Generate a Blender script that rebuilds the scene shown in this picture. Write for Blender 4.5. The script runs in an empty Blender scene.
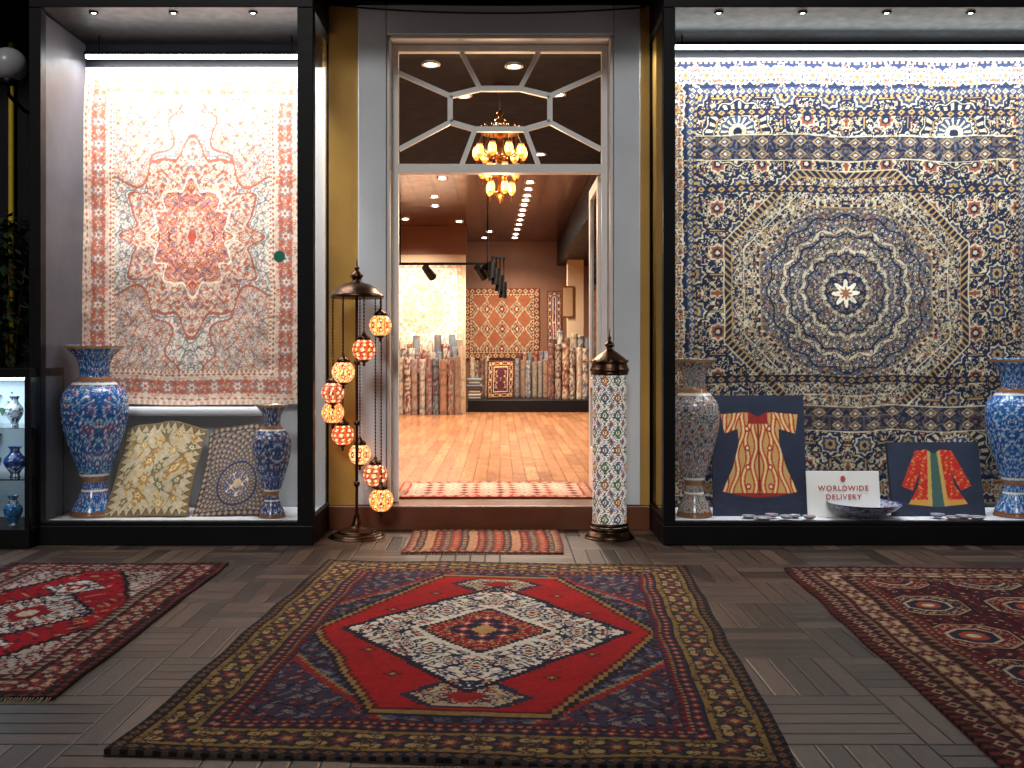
import bpy, math, numpy as np
from mathutils import Vector
rng=np.random.RandomState(7)
PI=math.pi
def L(r,g,b):
    a=np.array([r,g,b],float)/255.
    return np.where(a<=.04045,a/12.92,((a+.055)/1.055)**2.4)
# ------------------------------------------------------------ materials
def nt_new(name):
    m=bpy.data.materials.new(name); m.use_nodes=True
    nt=m.node_tree; b=nt.nodes['Principled BSDF']
    return m,nt,b
def lk(nt,a,b): nt.links.new(a,b)
def M_(nt,op,a,b=None,c=None,clamp=False):
    n=nt.nodes.new('ShaderNodeMath'); n.operation=op; n.use_clamp=clamp
    for i,v in enumerate((a,b,c)):
        if v is None: continue
        if isinstance(v,(int,float)): n.inputs[i].default_value=v
        else: lk(nt,v,n.inputs[i])
    return n.outputs[0]
def mixc(nt,f,a,b,mode='MIX'):
    n=nt.nodes.new('ShaderNodeMix'); n.data_type='RGBA'; n.blend_type=mode
    for s,v in ((n.inputs[0],f),(n.inputs[6],a),(n.inputs[7],b)):
        if isinstance(v,(int,float)): s.default_value=v
        elif isinstance(v,(tuple,list,np.ndarray)): s.default_value=tuple(v)[:3]+(1,)
        else: lk(nt,v,s)
    return n.outputs[2]
def noise(nt,scale,detail=4,vec=None,rough=.5):
    n=nt.nodes.new('ShaderNodeTexNoise'); n.inputs['Scale'].default_value=scale
    n.inputs['Detail'].default_value=detail; n.inputs['Roughness'].default_value=rough
    if vec is not None: lk(nt,vec,n.inputs['Vector'])
    return n.outputs['Fac']
def objc(nt):
    return nt.nodes.new('ShaderNodeTexCoord').outputs['Object']
def bump(nt,b,h,st=.3,dist=.01):
    n=nt.nodes.new('ShaderNodeBump'); n.inputs['Strength'].default_value=st; n.inputs['Distance'].default_value=dist
    lk(nt,h,n.inputs['Height']); lk(nt,n.outputs[0],b.inputs['Normal'])
def mat(name,col,rough=.6,metal=0,var=.25,nscale=8,bmp=.15,bscale=60,emit=0,spec=.5):
    m,nt,b=nt_new(name); v=objc(nt)
    col=np.array(col)
    f=noise(nt,nscale,5,v)
    c=mixc(nt,f,tuple(col*(1-var)),tuple(np.minimum(col*(1+var),1)))
    lk(nt,c,b.inputs['Base Color'])
    b.inputs['Metallic'].default_value=metal; b.inputs['Specular IOR Level'].default_value=spec
    r=M_(nt,'MULTIPLY_ADD',noise(nt,nscale*2.3,3,v),.25,rough-.12,clamp=True); lk(nt,r,b.inputs['Roughness'])
    if bmp>0: bump(nt,b,noise(nt,bscale,4,v),bmp,.004)
    if emit>0:
        lk(nt,c,b.inputs['Emission Color']); b.inputs['Emission Strength'].default_value=emit
    return m
def mat_attr(name,rough=.95,emit=0,spec=.2,bscale=350,bst=.5,var=.35):
    m,nt,b=nt_new(name); v=objc(nt)
    a=nt.nodes.new('ShaderNodeAttribute'); a.attribute_name='Col'
    f=noise(nt,3.5,5,v,.65); g=noise(nt,90,2,v)
    k=M_(nt,'MULTIPLY_ADD',f,var,1-var*.5); k=M_(nt,'MULTIPLY',k,M_(nt,'MULTIPLY_ADD',g,var,1-var*.5))
    cb=nt.nodes.new('ShaderNodeCombineColor')
    for i in range(3): lk(nt,k,cb.inputs[i])
    c=mixc(nt,1.0,a.outputs['Color'],cb.outputs[0],'MULTIPLY')
    lk(nt,c,b.inputs['Base Color']); b.inputs['Roughness'].default_value=rough
    b.inputs['Specular IOR Level'].default_value=spec
    bump(nt,b,noise(nt,bscale,2,v),bst,.003)
    if emit>0:
        lk(nt,a.outputs['Color'],b.inputs['Emission Color']); b.inputs['Emission Strength'].default_value=emit
    return m
def mat_glass(name,fac=.05):
    m=bpy.data.materials.new(name); m.use_nodes=True; nt=m.node_tree
    nt.nodes.remove(nt.nodes['Principled BSDF']); out=nt.nodes['Material Output']
    t=nt.nodes.new('ShaderNodeBsdfTransparent'); g=nt.nodes.new('ShaderNodeBsdfGlossy'); g.inputs['Roughness'].default_value=.03
    fr=nt.nodes.new('ShaderNodeFresnel'); fr.inputs[0].default_value=1.45
    mx=nt.nodes.new('ShaderNodeMixShader')
    lk(nt,M_(nt,'ADD',fr.outputs[0],fac,clamp=True),mx.inputs[0]); lk(nt,t.outputs[0],mx.inputs[1]); lk(nt,g.outputs[0],mx.inputs[2]); lk(nt,mx.outputs[0],out.inputs[0])
    t.inputs[0].default_value=(.96,.98,.98,1)
    return m
def mat_emit(name,col,s):
    m,nt,b=nt_new(name); b.inputs['Base Color'].default_value=(*col,1)
    b.inputs['Emission Color'].default_value=(*col,1); b.inputs['Emission Strength'].default_value=s
    return m
def mat_planks(name,c1,c2,rl,rw,rough,metal=0,swap=True,gap=.004):
    m,nt,b=nt_new(name); v=objc(nt)
    sp=nt.nodes.new('ShaderNodeSeparateXYZ'); lk(nt,v,sp.inputs[0])
    cb=nt.nodes.new('ShaderNodeCombineXYZ'); lk(nt,sp.outputs[1],cb.inputs[0]); lk(nt,sp.outputs[0],cb.inputs[1])
    br=nt.nodes.new('ShaderNodeTexBrick'); lk(nt,cb.outputs[0],br.inputs['Vector'])
    br.inputs['Scale'].default_value=1; br.inputs['Brick Width'].default_value=rl; br.inputs['Row Height'].default_value=rw
    br.inputs['Mortar Size'].default_value=gap; br.inputs['Color1'].default_value=(*c1,1); br.inputs['Color2'].default_value=(*c2,1)
    br.inputs['Mortar'].default_value=(*(np.array(c1)*.25),1)
    mp=nt.nodes.new('ShaderNodeMapping'); mp.inputs['Scale'].default_value=(3,.25,1); lk(nt,v,mp.inputs[0])
    gcol=mixc(nt,noise(nt,14,6,mp.outputs[0]),(.55,.53,.5),(1.3,1.25,1.18))
    lk(nt,mixc(nt,1,br.outputs[0],gcol,'MULTIPLY'),b.inputs['Base Color'])
    lk(nt,M_(nt,'MULTIPLY_ADD',noise(nt,5,4,v),.2,rough-.1),b.inputs['Roughness']); b.inputs['Metallic'].default_value=metal
    bump(nt,b,M_(nt,'SUBTRACT',1,br.outputs['Fac']),.3,.003)
    return m
def mat_parquet(name):
    m,nt,b=nt_new(name); v=objc(nt)
    sp=nt.nodes.new('ShaderNodeSeparateXYZ'); lk(nt,v,sp.inputs[0]); T=.44;N=5
    ux=M_(nt,'DIVIDE',sp.outputs[0],T); uy=M_(nt,'DIVIDE',sp.outputs[1],T)
    cx=M_(nt,'FLOOR',ux); cy=M_(nt,'FLOOR',uy); fx=M_(nt,'FRACT',ux); fy=M_(nt,'FRACT',uy)
    ch=M_(nt,'FLOORED_MODULO',M_(nt,'ADD',cx,cy),2); ic=M_(nt,'SUBTRACT',1,ch)
    a=M_(nt,'ADD',M_(nt,'MULTIPLY',fx,ic),M_(nt,'MULTIPLY',fy,ch)); c=M_(nt,'ADD',M_(nt,'MULTIPLY',fy,ic),M_(nt,'MULTIPLY',fx,ch))
    aN=M_(nt,'MULTIPLY',a,N); sl=M_(nt,'FLOOR',aN); sf=M_(nt,'FRACT',aN)
    e1=M_(nt,'MULTIPLY',M_(nt,'MINIMUM',sf,M_(nt,'SUBTRACT',1,sf)),T/N)
    e2=M_(nt,'MULTIPLY',M_(nt,'MINIMUM',c,M_(nt,'SUBTRACT',1,c)),T)
    e=M_(nt,'MINIMUM',e1,e2)
    gap=M_(nt,'MULTIPLY',e,150,clamp=True)
    cb=nt.nodes.new('ShaderNodeCombineXYZ'); lk(nt,cx,cb.inputs[0]); lk(nt,cy,cb.inputs[1]); lk(nt,sl,cb.inputs[2])
    wn=nt.nodes.new('ShaderNodeTexWhiteNoise'); wn.noise_dimensions='3D'; lk(nt,cb.outputs[0],wn.inputs[0])
    gb=nt.nodes.new('ShaderNodeCombineXYZ'); lk(nt,M_(nt,'MULTIPLY',a,14),gb.inputs[0]); lk(nt,M_(nt,'MULTIPLY',c,1.3),gb.inputs[1]); lk(nt,M_(nt,'MULTIPLY',wn.outputs[0],40),gb.inputs[2])
    g=noise(nt,2.2,6,gb.outputs[0],.65)
    base=mixc(nt,wn.outputs[0],L(54,42,36),L(108,88,76))
    base=mixc(nt,1,base,mixc(nt,g,(.3,.3,.31),(1.65,1.6,1.55)),'MULTIPLY')
    dirt=noise(nt,.9,6,v,.6); base=mixc(nt,1,base,mixc(nt,dirt,(.45,.45,.46),(1.35,1.31,1.26)),'MULTIPLY')
    base=mixc(nt,gap,L(9,7,6),base)
    lk(nt,base,b.inputs['Base Color']); b.inputs['Specular IOR Level'].default_value=.4
    lk(nt,M_(nt,'MULTIPLY_ADD',dirt,.3,.27),b.inputs['Roughness'])
    bump(nt,b,M_(nt,'ADD',gap,M_(nt,'MULTIPLY',g,.4)),.7,.004)
    return m
# ------------------------------------------------------------ mesh builder
class MB:
    def __init__(s): s.v=[];s.c=[];s.f=[];s.n=0;s.mats=[]
    def add(s,V,F,m,C=None,smooth=False):
        V=np.asarray(V,float).reshape(-1,3)
        C=np.ones((len(V),3)) if C is None else np.broadcast_to(np.asarray(C,float).reshape(-1,3),(len(V),3))
        if m not in s.mats: s.mats.append(m)
        s.v.append(V); s.c.append(C); s.f.append((np.asarray(F,int)+s.n,s.mats.index(m),smooth)); s.n+=len(V); return s
    def box(s,x0,x1,y0,y1,z0,z1,m,C=None):
        V=[(x,y,z) for z in (z0,z1) for y in (y0,y1) for x in (x0,x1)]
        F=[(0,2,3,1),(4,5,7,6),(0,1,5,4),(2,6,7,3),(0,4,6,2),(1,3,7,5)]
        return s.add(V,F,m,C)
    def grid(s,P,m,C=None,wrap=False,smooth=True):
        n,k=P.shape[:2]; J=np.arange(k if wrap else k-1); I=np.arange(n-1)
        I,J=np.meshgrid(I,J,indexing='ij'); J2=(J+1)%k
        F=np.stack([I*k+J,I*k+J2,(I+1)*k+J2,(I+1)*k+J],-1).reshape(-1,4)
        return s.add(P.reshape(-1,3),F,m,None if C is None else C.reshape(-1,3),smooth)
    def lathe(s,prof,cx,cy,cz,m,seg=32,cf=None,smooth=True,dense=0):
        p=np.array(prof,float)
        if dense:
            t=np.arange(len(p)); tt=np.linspace(0,len(p)-1,dense); i=np.clip(tt.astype(int),0,len(p)-2); u=(tt-i)[:,None]
            P0=p[np.maximum(i-1,0)];P1=p[i];P2=p[i+1];P3=p[np.minimum(i+2,len(p)-1)]
            p=.5*((2*P1)+(-P0+P2)*u+(2*P0-5*P1+4*P2-P3)*u*u+(-P0+3*P1-3*P2+P3)*u**3); p[:,0]=np.maximum(p[:,0],0)
        th=np.linspace(0,2*PI,seg,endpoint=False)
        R=p[:,0][:,None]; Z=p[:,1][:,None]+0*th
        P=np.stack([cx+R*np.cos(th),cy+R*np.sin(th),cz+Z],-1)
        C=None
        if cf is not None:
            z0,z1=p[:,1].min(),p[:,1].max()
            C=cf(np.broadcast_to(th,Z.shape),(Z-z0)/(z1-z0),np.broadcast_to(R,Z.shape))
        return s.grid(P,m,C,True,smooth)
    def sphere(s,x,y,z,r,m,seg=20,ny=12,cf=None,sz=1):
        a=np.linspace(-PI/2,PI/2,ny); return s.lathe(np.stack([np.maximum(r*np.cos(a),1e-4),r*sz*np.sin(a)],1),x,y,z,m,seg,cf)
    def tube(s,pts,r,m,seg=8,C=None):
        pts=np.array(pts,float); n=len(pts); th=np.linspace(0,2*PI,seg,endpoint=False); rows=[]
        r=np.broadcast_to(r,(n,))
        for i in range(n):
            d=pts[min(i+1,n-1)]-pts[max(i-1,0)]; d=d/(np.linalg.norm(d)+1e-9)
            up=np.array([0,0,1.]) if abs(d[2])<.9 else np.array([1.,0,0])
            a=np.cross(d,up); a/=np.linalg.norm(a); b=np.cross(d,a)
            rows.append(pts[i]+r[i]*(np.cos(th)[:,None]*a+np.sin(th)[:,None]*b))
        P=np.array(rows); Cc=None if C is None else np.broadcast_to(np.array(C),P.shape)
        s.grid(P,m,Cc,True)
        for k in (0,n-1): s.add(P[k],[list(range(seg))],m,C)
        return s
    def obj(s,name,parent=None,loc=(0,0,0),rot=(0,0,0),bevel=0):
        me=bpy.data.meshes.new(name); V=np.concatenate(s.v)
        me.vertices.add(len(V)); me.vertices.foreach_set('co',V.ravel())
        li=np.concatenate([f.ravel() for f,_,_ in s.f]); tot=np.concatenate([np.full(f.shape[0],f.shape[1]) for f,_,_ in s.f])
        mi=np.concatenate([np.full(f.shape[0],k) for f,k,_ in s.f]); sm=np.concatenate([np.full(f.shape[0],bool(k)) for f,_,k in s.f])
        me.loops.add(len(li)); me.loops.foreach_set('vertex_index',li.astype(np.int32))
        me.polygons.add(len(tot)); st=np.concatenate([[0],np.cumsum(tot)[:-1]]); me.polygons.foreach_set('loop_start',st.astype(np.int32))
        for m in s.mats: me.materials.append(m)
        me.polygons.foreach_set('material_index',mi.astype(np.int32)); me.polygons.foreach_set('use_smooth',sm)
        me.update(calc_edges=True)
        C=np.concatenate(s.c); at=me.color_attributes.new('Col','FLOAT_COLOR','POINT')
        at.data.foreach_set('color',np.concatenate([C,np.ones((len(C),1))],1).astype(np.float32).ravel())
        me.validate(); o=bpy.data.objects.new(name,me); bpy.context.scene.collection.objects.link(o)
        o.location=loc; o.rotation_euler=rot
        if parent: o.parent=parent
        if bevel:
            b=o.modifiers.new('bevel','BEVEL'); b.width=bevel; b.segments=2; b.limit_method='ANGLE'; b.angle_limit=math.radians(50)
        return o
def empty(name,loc=(0,0,0)):
    o=bpy.data.objects.new(name,None); o.location=loc; o.empty_display_size=.2; bpy.context.scene.collection.objects.link(o); return o
def light(name,kind,loc,energy,col=(1,1,1),target=None,parent=None,**kw):
    l=bpy.data.lights.new(name,kind); l.energy=energy; l.color=col
    for k,v in kw.items(): setattr(l,k,v)
    o=bpy.data.objects.new(name,l); o.location=loc; bpy.context.scene.collection.objects.link(o)
    if target is not None: o.rotation_euler=(Vector(target)-Vector(loc)).to_track_quat('-Z','Y').to_euler()
    if parent: o.parent=parent
    return o
# ------------------------------------------------------------ pattern tools
def vn(x,y,seed):
    T=np.random.RandomState(seed).rand(64,64)
    xi=np.floor(x).astype(int); yi=np.floor(y).astype(int); fx=x-xi; fy=y-yi
    fx=fx*fx*(3-2*fx); fy=fy*fy*(3-2*fy)
    a=T[yi%64,xi%64];b=T[yi%64,(xi+1)%64];c=T[(yi+1)%64,xi%64];d=T[(yi+1)%64,(xi+1)%64]
    return (a*(1-fx)+b*fx)*(1-fy)+(c*(1-fx)+d*fx)*fy
def put(C,mask,col,a=1.0):
    C[mask]=C[mask]*(1-a)+np.array(col)*a
def persian(C,mask,x,y,s,seed,line,fills,ctr,lw=.16,big=1.0):
    """lattice of varied blossoms and leaves joined by winding vines"""
    wx=x+.3*s*np.sin(y*2*PI/(s*3.1)+seed); wy=y+.3*s*np.sin(x*2*PI/(s*2.7)+seed*2)
    v=np.sin(PI*wx/s)+np.sin(PI*wy/s*.9+1); put(C,mask&(np.abs(v)<lw),line)
    T=np.random.RandomState(seed).rand(64,64,4)
    for lay in (0,1):
        sx=s; iy=np.round(wy/s+.5*lay).astype(int); ix=np.round(wx/s+.5*(iy%2)+.25*lay).astype(int); h=T[ix%64,iy%64]
        dx=wx-(ix-.5*(iy%2)-.25*lay)*s-(h[...,0]-.5)*.25*s; dy=wy-(iy-.5*lay)*s-(h[...,1]-.5)*.25*s
        r=np.hypot(dx,dy); th=np.arctan2(dy,dx)
        if lay==0:
            R=s*(.27+.17*h[...,2])*big; n=5+np.floor(h[...,3]*4); q=r/(R*(.8+.2*np.cos(n*th+h[...,0]*6)))
            put(C,mask&(q<1.08),line); k=np.floor(h[...,1]*len(fills)).astype(int)
            for i,f in enumerate(fills): put(C,mask&(q<.86)&(k==i),f)
            put(C,mask&(q<.45),ctr); put(C,mask&(q<.2),line)
        else:
            a=h[...,2]*PI; u=dx*np.cos(a)+dy*np.sin(a); w=-dx*np.sin(a)+dy*np.cos(a); q=np.abs(u)/(.24*s)+(w/(.11*s))**2
            k=np.floor(h[...,3]*len(fills)).astype(int)
            for i,f in enumerate(fills): put(C,mask&(q<1)&(k==i),f)
def rosettes(C,mask,x,y,p,R,cols,pet=6,off=False):
    iy=np.round(y/p); xx=x-(np.mod(iy,2)*p/2 if off else 0); ix=np.round(xx/p)
    dx=xx-ix*p; dy=y-iy*p; r=np.hypot(dx,dy); th=np.arctan2(dy,dx)
    q=r/(R*(.75+.25*np.cos(pet*th)))
    for i,c in enumerate(cols): put(C,mask&(q<1-i/len(cols)),c)
def bloom(C,mask,x,y,cx,cy,R,cols,pet=8):
    r=np.hypot(x-cx,y-cy); th=np.arctan2(y-cy,x-cx); q=r/(R*(.85+.15*np.cos(pet*th)))
    for i,c in enumerate(cols): put(C,mask&(q<1-i/len(cols)),c)
def edge(x,y,W,H):
    ex=np.minimum(x,W-x); ey=np.minimum(y,H-y); d=np.minimum(ex,ey)
    s=np.where(ex<ey,np.abs(y-H/2),np.abs(x-W/2)); return d,s
def border(C,d,s,a,b,ground,period,cols,kind='ros'):
    m=(d>=a)&(d<b); put(C,m,ground); w=b-a; t=(d-(a+b)/2); k=np.round(s/period); u=s-k*period
    if kind=='ros':
        r=np.hypot(u,t); th=np.arctan2(t,u); q=r/(w*.42*(.78+.22*np.cos(6*th)))
        v=t-np.cos(2*PI*s/(2*period))*w*.28
        put(C,m&(np.abs(v)<w*.05)&(q>1.05),cols[0])
        for sg in (-1,1):
            lf=np.hypot((np.abs(u)-period*.36)/(w*.20),(t-sg*.2*w)/(w*.12)); put(C,m&(lf<1.15),cols[0]); put(C,m&(lf<.8),cols[-1])
        for i,c in enumerate(cols): put(C,m&(q<1-i/len(cols)),c)
    elif kind=='zig':
        v=np.abs(np.mod(s,period)/period-.5)*2*w-w/2; put(C,m&(t>v),cols[0]); 
        if len(cols)>1: put(C,m&(np.abs(t-v)<w*.12),cols[1])
    elif kind=='dia':
        q=np.abs(u)/(period*.42)+np.abs(t)/(w*.42)
        for i,c in enumerate(cols): put(C,m&(q<1-i/len(cols)),c)
    elif kind=='dash': put(C,m&(np.mod(s,period)<period/2),cols[0])
def inpoly(x,y,P):
    r=np.zeros(x.shape,bool); n=len(P)
    for i in range(n):
        x1,y1=P[i];x2,y2=P[(i+1)%n]
        c=((y1>y)!=(y2>y))&(x<(x2-x1)*(y-y1)/((y2-y1) if y2!=y1 else 1e-9)+x1); r^=c
    return r
navy=L(24,28,58);cream=L(214,200,176);black=L(16,12,16);white=L(232,228,216)
q4=lambda a,s:np.floor(a/s)*s+s/2
def pat_center(x,y,W,H):
    C=np.zeros(x.shape+(3,)); C[:]=L(28,28,52)
    ax=np.abs(x-W/2); ay=np.abs(y-H/2); d,s=edge(x,y,W,H)
    qx=q4(ax,.006);qy=q4(ay,.006)
    fm=d>.30
    persian(C,fm,qx,qy,.085,11,L(78,80,106),[L(112,36,44),L(86,90,114),L(54,58,88)],L(150,130,98),.12)
    sx=q4(ax,.018);sy=q4(ay,.018); sv=sx/.78+sy/1.14
    m=fm&(sv>1.32); put(C,m,L(54,48,74)); persian(C,m,qx,qy,.075,23,L(26,24,44),[L(126,34,40),L(112,102,112)],L(144,124,96),.18)
    put(C,fm&(sv>1.285)&(sv<1.33),L(140,28,32)); put(C,fm&(sv>1.262)&(sv<1.285),L(140,114,76))
    lim=.70-.42*sy/.98
    def med(off): return (sx<lim+off)&(sy<.99+off)
    put(C,med(.07),L(18,18,36)); put(C,med(.048),L(146,112,64)); put(C,med(.026),L(92,14,22)); put(C,med(.008),L(164,8,22))
    m=med(-.02); rosettes(C,m,qx,qy-.02,.3,.035,[L(70,12,26),L(176,120,70)],4,True)
    pm=(sx<.24-.9*np.abs(sy-.84))&(sy<.97); put(C,pm,L(34,36,64)); put(C,(sx<.20-.9*np.abs(sy-.84))&(sy<.95),L(186,166,132)); persian(C,(sx<.19-.9*np.abs(sy-.84))&(sy<.94),qx,qy,.05,8,L(40,36,60),[L(150,30,36),L(60,66,100)],L(210,196,170),.2); put(C,(sx<.08-.9*np.abs(sy-.84)),L(150,20,30))
    sx2=q4(ax,.018);sy2=q4(ay,.022)
    wv=sx2/.60+sy2/.78
    comb=.02*(np.mod(sx2+sy2,.09)<.045)
    put(C,wv<1.07,L(20,20,44)); m=wv<1.0+comb; put(C,m,L(222,212,196))
    persian(C,m,qx+.01,qy,.085,5,L(28,30,60),[L(150,20,32),L(38,44,92),L(60,66,110)],L(220,204,176),.22)
    for cx,cy,R in ((.0,.52,.08),(.40,.0,.08),(.20,.30,.09),(.36,.14,.055),(.11,.44,.05),(.30,.22,.04)):
        bloom(C,wv<.93,qx,qy,cx,cy,R,[L(22,24,52),L(222,212,196),L(36,42,90),L(222,200,160),L(150,18,30)],8)
    cv=sx2/.27+sy2/.33; put(C,cv<1.25,L(222,212,196)); put(C,cv<1.12,L(22,24,50)); put(C,cv<1,L(158,12,24)); persian(C,(cv<1)&(cv>.66),qx,qy,.05,6,L(60,16,30),[L(190,150,110)],L(40,30,50),.1); put(C,cv<.62,L(28,30,60)); 
    rosettes(C,cv<.62,qx,qy,.09,.036,[L(170,40,44),L(206,186,156)],4); put(C,cv<.2,L(190,146,90))
    border(C,d,s,0,.012,L(60,50,44),.05,[black],'dash')
    border(C,d,s,.012,.05,L(26,26,42),.05,[L(110,86,54),L(112,32,34)],'dia')
    border(C,d,s,.05,.215,L(130,102,58),.17,[L(44,34,30),L(48,48,68),L(130,48,36),L(164,136,88)],'ros')
    m=(d>.05)&(d<.215); u=np.abs(s-np.round(s/.17)*.17); persian(C,m&(u>.055),q4(s,.006),q4(d,.006),.04,31,L(56,42,34),[L(60,58,68),L(104,52,40)],L(150,124,82),.15)
    put(C,(d>.05)&(d<.056)|(d>.209)&(d<.215),L(30,22,22))
    border(C,d,s,.215,.262,L(32,32,58),.055,[L(130,34,38),L(160,132,90)],'dia')
    border(C,d,s,.262,.274,L(150,112,68),.03,[L(66,26,28)],'dash')
    border(C,d,s,.274,.30,L(110,18,28),.05,[L(30,30,54)],'zig')
    return C
def pat_left(x,y,W,H):
    C=np.zeros(x.shape+(3,)); C[:]=L(160,10,28)
    ax=np.abs(x-W/2); ay=np.abs(y-H/2); d,s=edge(x,y,W,H); qx=q4(ax,.006);qy=q4(ay,.006)
    sx=q4(ax,.02);sy=q4(ay,.02)
    fm=d>.25
    sv=sx/.36+sy/.84; m=fm&(sv>1.35); put(C,m,L(176,166,156)); persian(C,m,qx,qy,.075,3,L(60,28,40),[L(140,24,34),L(40,40,66)],cream,.18); put(C,fm&(sv>1.29)&(sv<1.37),black)
    persian(C,fm&(sv<1.29),qx,qy,.10,9,L(100,10,22),[L(60,24,44),L(180,140,110)],L(40,34,60),.08,.6)
    for cy,a,b in ((.0,.27,.42),(.5,.14,.18)):
        v=sx/a+np.abs(sy-cy)/b; put(C,v<1.12,L(26,20,36)); m=v<1; put(C,m,L(214,206,194)); persian(C,m,qx,qy,.07,13,L(44,38,60),[L(156,30,40),L(50,56,96)],L(190,150,110),.18)
        put(C,v<.4,L(146,22,32)); put(C,v<.2,cream)
    border(C,d,s,0,.04,L(28,20,24),.05,[L(110,42,42)],'dia')
    border(C,d,s,.04,.20,L(40,22,28),.15,[L(134,46,46),L(36,32,52),L(176,150,124)],'ros')
    u=np.abs(s-np.round(s/.15)*.15); persian(C,(d>.04)&(d<.2)&(u>.05),q4(s,.006),q4(d,.006),.04,41,L(100,68,58),[L(40,44,68),L(140,54,46)],cream,.12)
    border(C,d,s,.20,.25,L(146,126,108),.05,[L(98,20,30),L(30,26,40)],'zig')
    return C
def pat_right(x,y,W,H):
    C=np.zeros(x.shape+(3,)); C[:]=L(76,22,28); d,s=edge(x,y,W,H); qx=q4(x-W/2,.007);qy=q4(y-H/2,.007)
    p=.52; iy=np.round(qy/p); ix=np.round(qx/.46); dx=np.abs(qx-ix*.46); dy=np.abs(qy-iy*p)
    persian(C,d>.36,np.abs(qx),np.abs(qy),.065,19,L(38,24,36),[L(134,56,44),L(110,32,36),L(58,48,62)],L(180,150,120),.12)
    o=np.maximum(np.maximum(dx/.19,dy/.20),(dx+dy)/.28)
    alt=(np.mod(ix+iy,2)==0)
    for t,c in ((1,L(26,20,30)),(.92,L(176,150,122)),(.86,L(112,30,34)),(.55,L(186,164,140)),(.48,L(44,38,58)),(.3,L(160,70,50)),(.14,L(200,182,154))): put(C,(o<t)&(d>.36),c)
    m=(o<.84)&(o>.55)&(d>.36); put(C,m&alt,L(54,34,42)); persian(C,m,dx,dy,.05,29,L(180,140,110),[L(190,150,116),L(40,34,52)],L(130,40,40),.1)
    border(C,d,s,0,.03,L(32,22,26),.05,[L(104,42,38)],'dash')
    border(C,d,s,.03,.09,L(84,28,32),.07,[L(160,134,108),L(32,28,42)],'dia')
    border(C,d,s,.09,.13,L(36,26,34),.06,[L(134,100,80)],'zig')
    border(C,d,s,.13,.27,L(70,28,30),.13,[L(140,106,84),L(38,34,52),L(134,42,38),L(180,154,118)],'ros')
    border(C,d,s,.27,.31,L(36,26,34),.06,[L(140,104,82)],'zig')
    border(C,d,s,.31,.36,L(116,40,36),.05,[L(32,28,42),L(170,144,108)],'dia')
    return C
def pat_mat(x,y,W,H):
    C=np.zeros(x.shape+(3,)); C[:]=L(140,50,40); d,s=edge(x,y,W,H)
    k=np.floor(x/.055).astype(int)%5; cols=[L(146,54,42),L(62,46,50),L(160,118,88),L(110,32,34),L(84,64,60)]
    for i,c in enumerate(cols): put(C,k==i,c)
    q=np.abs(np.mod(x,.055)/.055-.5)+np.abs(np.mod(y,.06)/.06-.5); put(C,q<.3,L(176,138,106)); put(C,q<.14,L(80,30,34))
    border(C,d,s,0,.05,L(110,38,34),.05,[L(160,124,98),L(60,40,46)],'zig'); return C
def pat_thresh(x,y,W,H):
    C=np.zeros(x.shape+(3,)); C[:]=L(196,150,132); d,s=edge(x,y,W,H); k=np.floor(x/.09).astype(int)%3
    for i,c in enumerate([L(170,70,56),L(206,176,156),L(120,60,60)]):
        q=np.abs(np.mod(x,.09)/.09-.5)+np.abs(np.mod(y,.14)/.14-.5); put(C,(q<.42)&(k==i),c)
    put(C,q<.16,L(90,44,48)); border(C,d,s,0,.08,L(140,48,42),.08,[L(206,176,146),L(80,50,56)],'dia'); return C
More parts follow.
